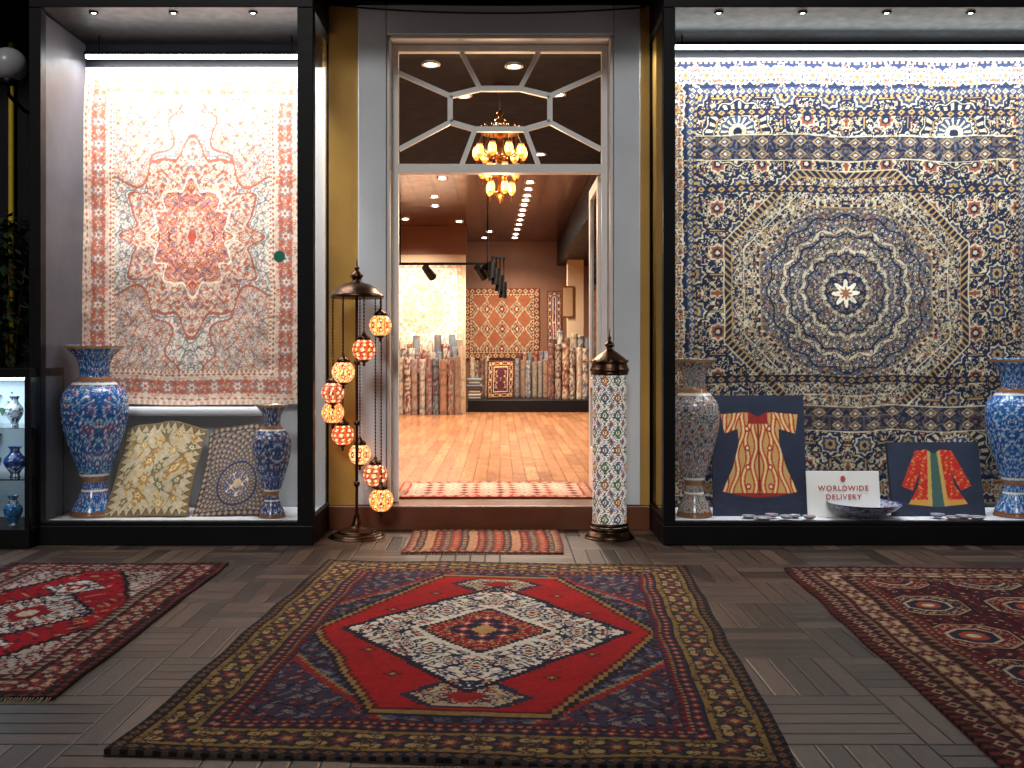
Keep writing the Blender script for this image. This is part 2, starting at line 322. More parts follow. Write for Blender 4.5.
def pat_wallA(x,y,W,H):
    C=np.zeros(x.shape+(3,)); C[:]=L(196,188,176)
    ax=np.abs(x-W/2); ay=np.abs(y-H/2); d,s=edge(x,y,W,H); qx=q4(ax,.005);qy=q4(ay,.005)
    th=np.arctan2(ay,ax); r=np.hypot(ax/.44,ay/.62); r=r/(1+.10*np.cos(12*th)+.04*np.cos(20*th))
    fm=d>.24
    persian(C,fm,qx,qy,.048,51,L(104,98,102),[L(178,94,68),L(108,116,132),L(150,128,114),L(126,116,114)],L(216,202,182),.2)
    m=fm&(r<1); put(C,m,L(196,170,148),.5); persian(C,m,qx,qy,.044,53,L(146,76,58),[L(104,108,126),L(184,90,60),L(212,192,164)],L(168,64,44),.2)
    put(C,fm&(np.abs(r-1)<.02),L(146,74,56)); put(C,fm&(np.abs(r-1.05)<.010),L(106,108,118))
    m=r<.60; put(C,m,L(184,84,56),.5); persian(C,m,qx,qy,.040,55,L(132,42,32),[L(216,194,166),L(100,104,130),L(194,124,86)],L(190,94,60),.2); put(C,np.abs(r-.60)<.015,L(216,200,178))
    put(C,r<.28,L(200,174,150),.7); persian(C,r<.28,qx,qy,.034,56,L(146,60,44),[L(110,108,126),L(190,100,70)],L(164,56,38),.2); put(C,r<.07,L(160,56,38))
    cr=np.hypot((W/2-.24-ax)/.42,(H/2-.24-ay)/.58); cr=cr/(1+.1*np.cos(10*np.arctan2(H/2-.24-ay,W/2-.24-ax)))
    m=fm&(cr<1); put(C,m,L(188,170,156),.5); persian(C,m,qx,qy,.044,57,L(146,88,70),[L(112,112,126),L(190,118,88)],L(216,202,182),.2); put(C,fm&(np.abs(cr-1)<.018),L(148,80,62))
    border(C,d,s,0,.03,L(192,148,126),.04,[L(210,192,174)],'dash')
    border(C,d,s,.03,.055,L(202,188,172),.05,[L(168,96,74)],'dia')
    border(C,d,s,.055,.20,L(200,176,158),.16,[L(164,92,70),L(130,126,134),L(214,196,178),L(162,72,52)],'ros')
    u=np.abs(s-np.round(s/.16)*.16); persian(C,(d>.055)&(d<.2)&(u>.045),q4(s,.005),q4(d,.005),.038,58,L(162,96,76),[L(140,134,138),L(178,96,70)],L(214,200,182),.15)
    border(C,d,s,.20,.225,L(202,188,172),.04,[L(156,84,66)],'dia'); border(C,d,s,.225,.24,L(166,96,76),.03,[cream],'dash')
    return C*.95+L(206,198,186)*.05
def pat_wallB(x,y,W,H):
    n1=L(26,33,56); n2=L(48,60,86); cr=L(184,172,144); go=L(156,126,80); ru=L(130,72,52)
    C=np.zeros(x.shape+(3,)); C[:]=n1
    cx=W*.475; cy=H*.475
    ax=np.abs(x-cx); ay=np.abs(y-cy); qx=q4(ax,.006);qy=q4(ay,.006); al=np.ones(x.shape,bool)
    th=np.arctan2(ay,ax); octo=np.maximum(np.maximum(ax,ay),(ax+ay)*.7071)
    persian(C,al,qx,qy,.046,61,cr,[n2,go,n1,ru,cr],n1,.16,1.0)
    g=np.minimum(np.abs(np.mod(qx+.03,.31)-.155),np.abs(np.mod(qy+.03,.31)-.155)); put(C,g<.012,n1); put(C,g<.005,go)
    kx=np.abs(np.mod(qx+.03,.31)-.155);ky=np.abs(np.mod(qy+.03,.31)-.155)
    st=np.minimum(np.maximum(kx,ky)/.07,(kx+ky)/.10); put(C,st<1,n1); put(C,st<.8,cr); put(C,st<.66,n2); put(C,st<.4,go); put(C,st<.2,n1)
    kx=np.abs(np.mod(qx+.185,.31)-.155);ky=np.abs(np.mod(qy+.185,.31)-.155)
    st=np.minimum(np.maximum(kx,ky)/.05,(kx+ky)/.07); put(C,st<1,cr); put(C,st<.8,ru); put(C,st<.5,n1); put(C,st<.25,cr)
    def ring(a,b,c,al=1.0): put(C,(octo>a)&(octo<b),c,al)
    m=(octo<.86); put(C,m,n1,.45); persian(C,m&(octo>.6),qx,qy,.042,63,cr,[go,n2,cr,ru],n1,.14)
    for a,b,c in ((.852,.86,cr),(.80,.806,go),(.715,.722,cr),(.60,.608,go)): ring(a,b,c)
    m=(octo>.806)&(octo<.852); put(C,m,n1); put(C,m&(np.mod((ax-ay)*20,1)<.35),go)
    m=(octo>.608)&(octo<.625); put(C,m,n1); put(C,m&(np.mod(th*38/PI,1)<.4),cr)
    r=np.hypot(ax,ay)
    m=octo<.60; put(C,m,n2,.35); put(C,m,cr,.12); persian(C,m,qx,qy,.038,67,n1,[n2,go,cr,L(110,116,130),ru],cr,.22)
    for R,wd,c in ((.54,.006,n1),(.44,.010,cr),(.405,.006,n1),(.30,.010,cr),(.27,.006,n1),(.16,.010,cr),(.135,.006,n1)):
        rr=r/(1+.03*np.cos(16*th)); put(C,np.abs(rr-R)<wd,c)
    for R,n,sz in ((.50,24,.018),(.44,16,.018),(.35,16,.016),(.30,12,.016),(.21,12,.014),(.16,8,.014)):
        k=np.round(th*n*2/(2*PI)); t0=k*2*PI/(n*2); rr=np.hypot(ax-R*np.cos(t0),ay-R*np.sin(t0)); put(C,rr<sz,n1); put(C,rr<sz*.6,cr); put(C,rr<sz*.3,ru)
    s8=r/(1+.35*np.cos(8*th)); put(C,s8<.10,n1); put(C,s8<.075,L(222,214,192)); put(C,s8<.035,L(140,90,64))
    for ox,oy in ((.76,1.12),(.76,-1.12)):
        rr=np.hypot(ax-ox,y-cy-oy); t2=np.arctan2(y-cy-oy,ax-ox); w=rr/(1+.05*np.cos(12*t2)); put(C,w<.24,n1)
        for R,c in ((.23,cr),(.222,n1),(.16,go),(.152,n1),(.13,cr),(.122,n2),(.06,cr),(.03,n1)): put(C,w<R,c)
        m=(w<.212)&(w>.165); put(C,m&(np.mod(t2*12/PI,1)<.45),cr); m=(w<.145)&(w>.132); put(C,m&(np.mod(t2*16/PI,1)<.5),cr)
        m=(w<.11)&(w>.065); put(C,m&(np.mod(t2*8/PI,1)<.4),cr)
    for y0,y1 in ((H-.70,H-.52),(.50,.68)):
        m=(y>y0)&(y<y1)&(ax<1.25); put(C,m,n1,.8); t=(y-(y0+y1)/2); u=np.mod(qx,.13)-.065
        for sg in (-1,1):
            q=np.abs(u)/.045+np.abs(t+sg*.042)/.034; put(C,m&(q<1),go); put(C,m&(q<.7),n2); put(C,m&(q<.35),cr)
        put(C,m&((y-y0<.008)|(y1-y<.008)),cr)
    for yy in (H-.9,.86,H-.36): 
        m=(np.abs(y-yy)<.026)&(ax<1.25); put(C,m,n1); q=np.abs(np.mod(ax,.07)-.035)/.026+np.abs(y-yy)/.020; put(C,m&(q<1),go); put(C,m&(q<.4),n1)
    d,s=edge(x,y,W,H)
    border(C,d,s,0,.02,n1,.04,[go],'dash')
    border(C,d,s,.02,.19,n1,.15,[cr,n2,go,ru],'ros')
    u=np.abs(s-np.round(s/.15)*.15); persian(C,(d>.02)&(d<.19)&(u>.05),q4(s,.006),q4(d,.006),.036,69,cr,[n2,go,ru],n1,.14)
    border(C,d,s,.19,.235,n2,.05,[cr,n1,go],'dia'); border(C,d,s,.235,.25,n1,.04,[go],'dash')
    return C
def pat_kilim(x,y,W,H):
    C=np.zeros(x.shape+(3,)); C[:]=L(140,84,58); d,s=edge(x,y,W,H)
    px=W/5.; py=.40; qx=q4(x,.02);qy=q4(y,.02); dx=np.abs(np.mod(qx,px)-px/2)/(px/2); dy=np.abs(np.mod(qy,py)-py/2)/(py/2); v=dx+dy
    for t,c in ((1.0,L(176,154,122)),(.82,L(76,86,92)),(.66,L(160,120,86)),(.45,L(112,52,40)),(.2,L(192,172,140))): put(C,v<t,c)
    border(C,d,s,0,.12,L(104,56,44),.12,[L(176,148,112),L(64,56,58)],'dia'); border(C,d,s,.12,.16,L(176,148,112),.06,[L(84,46,42)],'zig'); return C
def mk(base,line,fills,ctr,bc,seed):
    def f(x,y,W,H):
        C=np.zeros(x.shape+(3,)); C[:]=base; d,s=edge(x,y,W,H); ax=np.abs(x-W/2);ay=np.abs(y-H/2)
        persian(C,d>.12,ax,ay,.12,seed,line,fills,ctr,.15); r=np.hypot(ax/(W*.28),ay/(H*.28)); put(C,(r<1),bc,.6); persian(C,r<.95,ax,ay,.09,seed+1,line,fills,ctr,.15)
        border(C,d,s,0,.12,bc,.14,[line,ctr,fills[0]],'ros'); put(C,(d>.115)&(d<.13),ctr); return C
    return f
pat_redrug=mk(L(110,34,30),L(44,28,34),[L(170,120,90),L(60,60,84)],L(190,160,120),L(60,30,34),71)
pat_pale=mk(L(212,200,182),L(176,140,118),[L(196,140,106),L(156,156,164)],L(224,212,194),L(196,160,136),73)
pat_blue=mk(L(60,72,104),L(30,34,56),[L(160,120,90),L(150,60,50)],L(200,180,150),L(110,50,44),75)
# ------------------------------------------------------------ material set
m_rug=mat_attr('woven_wool',.95,0,.2,260,.8,.5); m_ceram=mat_attr('painted_ceramic',.18,0,.5,40,.05,.12); m_canvas=mat_attr('painted_canvas',.7,0,.3,300,.3,.12)
m_mosaic=mat_attr('mosaic_glass_lit',.2,2.0,.5,60,.2,.1); m_mosaic2=mat_attr('mosaic_glass_column',.25,.7,.5,60,.2,.1); m_amber=mat_attr('amber_glass_lit',.3,6,.5,60,.1,.1)
m_black=mat('black_painted_metal',L(12,11,14),.42,0,.3,6,.1,120,0,.2)
m_darkwall=mat('dark_plaster',L(26,24,29),.8,0,.35,3,.3,30,0,.2)
m_plaster=mat('grey_white_plaster',L(206,212,218),.7,0,.16,2.5,.2,40)
m_whitewood=mat('white_painted_wood',L(232,232,230),.45,0,.06,5,.05,60)
m_ochre=mat('ochre_plaster',L(172,132,58),.7,0,.3,3,.25,40)
m_white=mat('display_white_board',L(190,193,198),.7,0,.05,3,.05,40)
m_greyp=mat('side_reflection_grey',L(70,72,80),.5,0,.2,3,.05,40)  # grey painted in for the reflections on the side glass
m_topp=mat('display_top_panel',L(24,25,30),.5,0,.2,3,.05,40,0,.3)
m_step=mat('varnished_step_wood',L(100,56,32),.35,0,.4,5,.15,50)
m_brass=mat('antique_brass',L(150,104,56),.32,1,.35,20,.3,80)
m_dkbrass=mat('dark_bronze',L(84,62,48),.32,1,.4,20,.3,80)
m_glass=mat_glass('window_glass',.015)
m_bulb=mat_emit('lamp_bulb',(1,.93,.82),40); m_bulbc=mat_emit('cool_lamp_bulb',(.92,.97,1),25); m_tube=mat_emit('led_strip',(.86,.95,1),18)
m_parq=mat_parquet('basketweave_parquet'); 
m_wood=mat_planks('oak_floor',L(176,124,84),L(142,94,62),1.1,.11,.22)
m_ceil=mat_planks('brown_slat_ceiling',L(132,92,68),L(96,64,48),2.4,.3,.18,.65,gap=.012)
m_dceil=mat('dark_ceiling',L(14,17,26),.7,0,.3,3,.05,40,0,.1)
m_brownwall=mat('brown_wall',L(110,70,48),.6,0,.2,2,.1,40)
m_intw=mat('warm_white_wall',L(190,164,134),.75,0,.05,3,.1,40)
m_cloth=mat_attr('folded_cloth',.95)
# ------------------------------------------------------------ ground
MB().add([(-45,-40,0),(45,-40,0),(45,45,0),(-45,45,0)],[(0,1,2,3)],m_parq).obj('ground')
# ------------------------------------------------------------ carpets on floor
def sheet(name,W,H,nx,ny,pat,fn,m=None,th=.012,wav=.003,seed=0,parent=None):
    xs=np.linspace(0,W,nx); ys=np.linspace(0,H,ny); X,Y=np.meshgrid(xs,ys)
    # hand-woven: motifs drift a little from the ruled grid
    dr=.007 if nx>300 else .003
    Xp=np.clip(X+dr*(vn(X*5+2,Y*5+1,97+seed)-.5)*2,0,W); Yp=np.clip(Y+dr*(vn(X*5+9,Y*5+4,98+seed)-.5)*2,0,H)
    C=pat(Xp,Yp,W,H)
    ab=1+.16*(vn(Y*6+3,X*.4,95+seed)-.5)*2+.18*(vn(X*60,Y*60,96+seed)-.5)*2; C=C*ab[...,None]
    Z=th+wav*(vn(X*3+5,Y*3+5,90+seed)-.5)*2+wav*.6*(vn(X*11,Y*11,91+seed)-.5)
    Z=np.pad(Z,1,mode='edge'); X=np.pad(X,1,mode='edge'); Y=np.pad(Y,1,mode='edge'); C=np.pad(C,((1,1),(1,1),(0,0)),mode='edge')
    X=X+.008*(vn(Y*4,X*0+3,92+seed)-.5)*2; Y=Y+.010*(vn(X*3,Y*0+3,93+seed)-.5)*2
    for sl in (np.s_[0,:],np.s_[-1,:],np.s_[:,0],np.s_[:,-1]): Z[sl]=.0005
    P=np.stack(fn(X,Y,Z),-1); b=MB(); b.grid(P,m or m_rug,C); return b
def on_floor(cx,cy,rot,W,H,z=0):
    c,s_=math.cos(rot),math.sin(rot)
    return lambda X,Y,Z:(cx+(X-W/2)*c-(Y-H/2)*s_, cy+(X-W/2)*s_+(Y-H/2)*c, Z+z)
def fringe(b,fn,W,H,z,seed,ends=(0,1),ln=.035):
    r=np.random.RandomState(seed)
    for e in ends:
        for i in range(int(W/.011)):
            x=i*.011+r.uniform(0,.005); l=ln*r.uniform(.6,1.2); dx=r.uniform(-.008,.008); y0=H-.004 if e else .004; sg=1 if e else -1
            X=np.array([x,x+.005,x+.004+dx,x+.001+dx]); Y=np.array([y0,y0,y0+sg*l,y0+sg*l]); Z=np.array([.009,.009,.003,.003])
            b.add(np.stack(fn(X,Y,Z),-1),[(0,1,2,3)],m_rug,L(150,136,114))
W,H=2.05,2.80; f=on_floor(-.065,4.33,math.radians(-4.0),W,H)
b=sheet('c',W,H,620,820,pat_center,f,seed=1,wav=.004); fringe(b,f,W,H,0,8,(1,),.02); b.obj('carpet')
W,H=1.24,2.25; f=on_floor(-2.17,4.60,math.radians(0),W,H); b=sheet('c',W,H,340,560,pat_left,f,seed=2,wav=.005); fringe(b,f,W,H,0,5,(0,)); b.obj('carpet')
W,H=1.9,2.75; f=on_floor(2.47,4.20,math.radians(-2.8),W,H); b=sheet('c',W,H,450,640,pat_right,f,seed=3,wav=.004); fringe(b,f,W,H,0,6,(1,),.025); b.obj('carpet')
W,H=.98,.80; f=on_floor(-.10,6.42,0,W,H); b=sheet('c',W,H,180,140,pat_mat,f,seed=4); fringe(b,f,W,H,0,7,(0,),.02); b.obj('doormat')
# ------------------------------------------------------------ building
bd=empty('carpet_shop_building')
b=MB()
b.box(-9,-.76,7.1,7.3,0,6.5,m_darkwall); b.box(.76,9,7.1,7.3,0,6.5,m_darkwall); b.box(-.76,.76,7.1,7.3,3.37,6.5,m_darkwall)
b.obj('facade_wall',bd)
b=MB(); b.box(-1.176,-.976,6.87,7.097,.17,3.6,m_ochre); b.box(.964,1.027,6.87,7.097,.17,3.6,m_ochre); b.obj('ochre_wall_strips',bd)
b=MB()
b.box(-.973,-.78,6.85,7.097,.172,3.6,m_plaster); b.box(.78,.961,6.85,7.097,.172,3.6,m_plaster); b.box(-.777,.777,6.85,7.097,3.40,3.6,m_plaster)
b.box(-.777,-.757,6.87,7.09,.172,3.38,m_whitewood); b.box(.757,.777,6.87,7.09,.172,3.38,m_whitewood); b.box(-.754,.754,6.87,7.09,3.375,3.397,m_whitewood)
b.obj('door_surround',bd,bevel=.006)
MB().box(-1.176,1.027,6.84,7.3,.0,.168,m_step).obj('entrance_step',bd,bevel=.008)
b=MB(); b.box(-9,9,6.2,7.095,3.64,3.9,m_black); b.box(-9,9,6.95,7.09,3.9,6.5,m_darkwall); b.obj('canopy_beam',bd)
b=MB(); y0,y1=7.0,7.055
b.box(-.752,-.712,y0,y1,.172,3.37,m_whitewood); b.box(.712,.752,y0,y1,.172,3.37,m_whitewood); b.box(-.71,.71,y0,y1,3.325,3.37,m_whitewood); b.box(-.71,.71,y0-.008,y1+.02,2.475,2.535,m_whitewood)
zc=2.935
inner=[(-.35,.085),(-.14,.135),(.14,.135),(.35,.085),(.35,-.10),(.175,-.15),(-.175,-.15),(-.35,-.10)]
outer=[(-.71,.245),(-.27,.39),(.27,.39),(.71,.245),(.71,-.29),(.27,-.40),(-.27,-.40),(-.71,-.29)]
def bar(b,p,q,w,m,ya,yb):
    p=np.array(p);q=np.array(q);d=(q-p)/np.linalg.norm(q-p);n=np.array([-d[1],d[0]])*w/2
    c=[p+n,p-n,q-n,q+n]; V=[(k[0],ya,k[1]) for k in c]+[(k[0],yb,k[1]) for k in c]
    b.add(V,[(0,1,2,3),(7,6,5,4),(0,4,5,1),(1,5,6,2),(2,6,7,3),(3,7,4,0)],m)
for i in range(8):
    a=(inner[i][0],inner[i][1]+zc); c=(inner[(i+1)%8][0],inner[(i+1)%8][1]+zc); o=(outer[i][0],outer[i][1]+zc)
    bar(b,a,c,.036,m_whitewood,7.01,7.045); bar(b,a,o,.032,m_whitewood,7.013,7.042)
b.add([(-.71,7.03,2.535),(.71,7.03,2.535),(.71,7.03,3.325),(-.71,7.03,3.325)],[(0,1,2,3)],m_glass)
b.obj('transom_window',bd)
b=MB(); X0,X1=.69,.73
b.box(X0,X1,7.07,7.15,.18,2.47,m_whitewood); b.box(X0,X1,7.68,7.76,.18,2.47,m_whitewood)
for z in (.18,.95,2.39): b.box(X0+.001,X1-.001,7.15,7.68,z,z+.08 if z>.2 else .5,m_whitewood)
b.box(.705,.712,7.15,7.68,.5,2.39,m_glass); b.tube([(.69,7.72,1.15),(.64,7.72,1.15),(.64,7.62,1.15)],.009,m_brass)
b.obj('door_leaf',bd,bevel=.003)
# interior
b=MB(); b.box(-4.6,4.6,7.3,20.3,.0,.17,m_wood); b.obj('shop_floor',bd)
b=MB(); b.box(-4.6,4.6,7.3,20.3,3.5,3.6,m_ceil); b.obj('shop_ceiling',bd)
b=MB(); b.box(-4.7,-4.6,7.3,20.3,.0,3.6,m_intw); b.box(4.6,4.7,7.3,20.3,0,3.6,m_intw); b.box(-4.6,4.6,20.3,20.4,.0,3.6,m_brownwall)
b.box(-4.6,-.62,17.9,18.05,.17,3.0,m_intw); b.box(-4.6,-.60,17.88,18.06,3.0,3.5,m_brownwall)
b.obj('shop_walls',bd)
b=MB(); b.box(1.15,3.2,11.8,20.2,3.0,3.49,m_black); b.box(-4.5,4.5,7.32,11.9,3.475,3.497,m_dceil); b.obj('ceiling_soffit',bd)
MB().box(-.58,2.4,18.0,20.2,.171,.39,m_black).obj('display_platform',bd,bevel=.01)
MB().box(1.28,1.58,18.9,19.2,.39,3.0,m_intw).obj('shop_column',bd)
b=MB()
for z,sg in ((3.62,.03),(3.585,.05)):
    b.tube([(x,6.83,z-sg*(1-(x/1.1)**2)) for x in np.linspace(-1.15,1.0,24)],.006,m_black,6)
b.obj('overhead_cable')
# recessed downlights interior
dl=[(-.54,7.8),(.11,7.85),(-.32,8.75),(.50,8.7),(-.75,13.0),(.40,13.3),(.39,14.4),(.37,15.3),(.35,16.4),(.33,17.6),(.30,19.0),(-2.6,9.5),(-2.6,12.5),(-2.6,15.5),(2.6,11.4),(-1.6,16.9),(-1.2,10.6),(.45,11.3)]
dark=[(.395,13.85),(.38,14.85),(.36,15.85),(.34,17.0),(.315,18.3),(.29,19.6),(-.95,14.5),(-1.0,15.4),(-.7,17.2),(-.2,18.6),(-.3,19.6)]
b=MB()
for x,y in dl+dark:
    z=3.473 if y<11.8 else 3.498
    b.lathe([(.075,0),(.075,-.012),(.05,-.012),(.05,-.004)],x,y,z,m_whitewood,20); b.add([(x+.048*math.cos(t),y+.048*math.sin(t),z-.005) for t in np.linspace(0,2*PI,16,endpoint=False)],[list(range(16))],m_bulb)
o=b.obj('ceiling_downlights')
for i,(x,y) in enumerate(dl):
    if y>=8.7: light('downlight_lamp','SPOT',(x,y,3.44),370,(1,.83,.66),(x,y,0),o,spot_size=2.5,spot_blend=.8,shadow_soft_size=.05)
# track light
b=MB(); b.box(-1.75,-.1,16.0,16.05,2.64,2.68,m_black)
for x in (-1.6,-.2): b.tube([(x,16.02,2.68),(x,16.02,3.49)],.012,m_black)
hd=[-1.15,-.32,-.2]
for x in hd:
    b.tube([(x,16.02,2.64),(x,16.02,2.56)],.012,m_black); b.tube([(x-.05,15.95,2.60),(x+.06,16.15,2.46)],[.055,.075],m_black,14)
for k in range(4):
    x=-.12+.06*k; b.tube([(x,15.8+.1*k,2.75),(x,15.8+.1*k,2.55-.1*k+.05)],.01,m_black); b.tube([(x,15.8+.1*k,2.68-.1*k),(x-.02,15.8+.1*k,2.42-.1*k)],[.05,.07],m_black,12)
b.box(-.15,.1,15.78,16.12,2.74,2.77,m_black)
o=b.obj('track_light')
light('track_lamp','SPOT',(-1.15,16.4,2.4),120,(1,.9,.78),(-1.4,17.9,1.9),o,spot_size=1.6,spot_blend=.6)
light('track_lamp','SPOT',(-.15,16.6,2.4),170,(1,.85,.66),(0,20,1.7),o,spot_size=1.2,spot_blend=.6)
def hang(name,x0,x1,z0,z1,y,nx,ny,pat,wav=.01,seed=0,tilt=0):
    W=x1-x0;H=z1-z0
    b=sheet(name,W,H,nx,ny,pat,lambda X,Y,Z:(x0+X,y-Z-tilt*(H-Y)+0*X,z0+Y),th=.015,wav=wav,seed=seed); return b
hang('h',-.72,.80,1.12,2.55,20.28,150,140,pat_kilim).obj('hanging_kilim')
hang('h',-2.1,-.66,1.2,2.85,17.88,120,140,pat_pale).obj('hanging_carpet')
hang('h',-3.7,-2.25,1.2,2.85,17.88,120,140,pat_redrug).obj('hanging_carpet')
hang('h',-.24,.26,.4,1.1,18.4,80,100,pat_redrug).obj('hanging_carpet')
hang('h',.95,1.25,.9,2.5,20.28,60,120,pat_blue).obj('hanging_carpet')
for k,(pt,y0) in enumerate(((pat_redrug,9.5),(pat_blue,12.0),(pat_pale,14.4))):
    W,H=1.9,2.4
    sheet('h',W,H,120,150,pt,lambda X,Y,Z:(-4.58+Z,y0+X,.6+Y),seed=20+k).obj('hanging_carpet')
    sheet('h',W,H,120,150,(pat_pale,pat_redrug,pat_blue)[k],lambda X,Y,Z:(4.58-Z,y0+W-X,.6+Y),seed=30+k).obj('hanging_carpet')
# carpet rolls
pal=[L(150,136,120),L(110,120,128),L(120,60,52),L(176,156,130),L(90,96,110),L(150,110,88),L(140,130,126),L(86,60,58),L(180,170,154),L(120,104,90)]
def rolls(name,items,seed):
    r=np.random.RandomState(seed); b=MB()
    for (x,y,z0,h,rad) in items:
        c1=pal[r.randint(len(pal))];c2=pal[r.randint(len(pal))]; ph=r.rand()*6; rad=rad*r.uniform(.85,1.12)
        def cf(th,t,R,c1=c1,c2=c2,ph=ph):
            C=np.zeros(th.shape+(3,)); C[:]=c1; z=t*20; v=vn(th*4+ph*9,z*2+ph*5,77); put(C,v>.6,c2); put(C,v<.25,c2*.6); put(C,np.mod(z+ph,5)<.4,c2*.6); return C
        hh=h*r.uniform(.9,1.04)
        b.lathe([(1e-3,0),(rad,0),(rad,hh*.25),(rad,hh*.5),(rad*1.01,hh*.75),(rad,hh),(rad*.75,hh+.004),(rad*.7,hh-.01),(rad*.4,hh+.003),(1e-3,hh-.01)],x+r.uniform(-.01,.01),y+r.uniform(-.03,.03),z0,m_cloth,16,cf,dense=60)
    return b.obj(name)
it=[]
for i,x in enumerate(np.arange(-3.6,-.64,.125)): it+= [(x,17.25,.172,.98,.058),(x+.05,17.5,.172,1.15,.058),(x,17.7,.172,1.32,.056)]
rolls('carpet_rolls',it,3)
it=[]
for x in np.arange(.95,1.75,.125): it+=[(x,18.35,.392,1.0,.057),(x+.05,18.6,.392,1.2,.057)]
for x in np.arange(.33,.9,.11): it+=[(x,19.2,.392,.7,.052),(x+.04,19.4,.392,.85,.05)]
for x in np.arange(-.55,-.25,.1): it+=[(x,19.3,.392,.75,.048)]
rolls('carpet_rolls',it,4)
b=MB(); r=np.random.RandomState(5)
for k in range(7):
    z=.392+k*.055; w=.19+r.uniform(-.03,.03); b.box(-.44-w*.8,-.44+w*.5,18.2,18.6,z,z+.05,m_cloth,pal[r.randint(9)])
b.obj('folded_carpet_pile',bevel=.02)
b=MB(); b.box(1.16,1.40,18.86,18.895,1.9,2.5,m_brass); b.box(1.19,1.37,18.85,18.86,1.93,2.47,m_canvas,L(150,120,90)); b.obj('framed_picture')
W,H=1.45,.85; f=on_floor(-.04,7.60,0,W,H,.172); sheet('c',W,H,240,140,pat_thresh,f,seed=5).obj('entrance_rug')
# ------------------------------------------------------------ display windows
def case(X0,X1,postL,postR,zs):
    e=empty('display_window',((X0+X1)/2,6.66,0)); ox,oy=(X0+X1)/2,6.66
    def O(b,n,bev=0): o=b.obj(n,e,(-ox,-oy,0),bevel=bev); return o
    b=MB(); b.box(X0,X1,6.3,7.09,0,.125,m_black); O(b,'plinth',.006)
    b=MB(); b.box(X0,X0+postL,6.3,6.38,.127,3.39,m_black); b.box(X1-postR,X1,6.3,6.38,.127,3.39,m_black)
    b.box(X0,X0+.05,7.03,7.09,.127,3.39,m_black); b.box(X1-.05,X1,7.03,7.09,.127,3.39,m_black)
    b.box(X0,X1,6.3,7.09,3.392,3.63,m_black); b.box(X0+postL,X1-postR,6.303,6.36,.127,.15,m_black)
    b.box(X0+.002,X0+.04,6.38,7.03,.127,.17,m_black); b.box(X1-.04,X1-.002,6.38,7.03,.127,.17,m_black); O(b,'frame',.004)
    b=MB(); b.box(X0+.05,X1-.05,7.035,7.075,.13,zs,m_white); b.box(X0+.05,X1-.05,7.03,7.075,zs+.003,3.39,m_topp); O(b,'back_panel')
    b=MB(); b.box(X0+.045,X1-.045,6.385,7.03,.127,.135,m_white); O(b,'floor_board')
    b=MB(); x0,x1=X0+postL,X1-postR
    b.add([(x0,6.335,.14),(x1,6.335,.14),(x1,6.335,3.39),(x0,6.335,3.39)],[(0,1,2,3)],m_glass)
    for x in (X0+.02,X1-.02): b.add([(x,6.38,.14),(x,7.03,.14),(x,7.03,3.39),(x,6.38,3.39)],[(0,1,2,3)],m_glass)
    O(b,'glass')
    return e,ox,oy
def fixtures(e,ox,oy,xa,xb,n,Es,Ea,col,zs):
    """slim LED channel above the carpet plus small recessed spots behind the top rail"""
    b=MB(); b.box(xa,xb,6.845,6.885,zs+.034,zs+.055,m_black); b.box(xa+.01,xb-.01,6.85,6.88,zs+.012,zs+.033,m_tube)
    for x in (xa+.1,xb-.1): b.tube([(x,6.865,zs+.055),(x,6.865,3.391)],.006,m_black,6)
    xs=np.linspace(xa+.25,xb-.25,n)
    for x in xs: b.lathe([(.03,0),(.03,-.008),(.02,-.008),(.014,.0)],x,6.40,3.391,m_black,18); b.add([(x+.013*math.cos(t),6.40+.013*math.sin(t),3.387) for t in np.linspace(0,2*PI,14,endpoint=False)],[list(range(14))],m_bulbc)
    b.obj('light_fittings',e,(-ox,-oy,0))
    for x in xs:
        for (E,tz,ty,sz) in Es:
            o=light('spot_lamp','SPOT',(x,6.42,3.36),E,col,(x,ty,tz),None,spot_size=sz,spot_blend=.9,shadow_soft_size=.04); o.parent=e; o.location=(x-ox,6.42-oy,3.36)
    l=light('strip_lamp','AREA',(0,0,0),Ea,col,None,None,shape='RECTANGLE',size=xb-xa,size_y=.04); l.rotation_euler=(math.radians(14),0,0); l.parent=e; l.location=((xa+xb)/2-ox,6.865-oy,zs+.008)
e,ox,oy=case(-2.97,-1.178,.075,.10,3.225)
b=MB(); b.box(-2.915,-2.91,6.39,7.02,.14,3.38,m_greyp); b.obj('side_reflection_panel',e,(-ox,-oy,0))  # added opaque sheet inside the side glass, its grey imitates reflections there
b=MB(); b.box(-2.72,-1.62,6.86,7.03,.78,.84,m_white); b.obj('ledge',e,(-ox,-oy,0),bevel=.02)
fixtures(e,ox,oy,-2.85,-1.33,3,((68,1.2,6.98,1.1),(72,2.45,7.0,1.3)),36,(1,.985,.96),3.225)
hang('h',-2.93,-1.37,.85,3.2,7.02,330,480,pat_wallA,.012,7,.02).obj('hanging_carpet')
e,ox,oy=case(1.03,3.95,.075,.10,3.29)
fixtures(e,ox,oy,1.15,3.8,5,((62,.9,6.98,1.0),(40,2.3,7.0,1.4)),55,(.94,.97,1),3.29)
hang('h',1.12,3.86,.17,3.26,7.02,560,630,pat_wallB,.010,8,.01).obj('hanging_carpet')
MB().add([(-1.397+.037*math.cos(t),6.331,1.823+.037*math.sin(t)) for t in np.linspace(0,2*PI,28,endpoint=False)],[list(range(28))],mat('green_vinyl',L(30,150,120),.5)).obj('round_sticker')
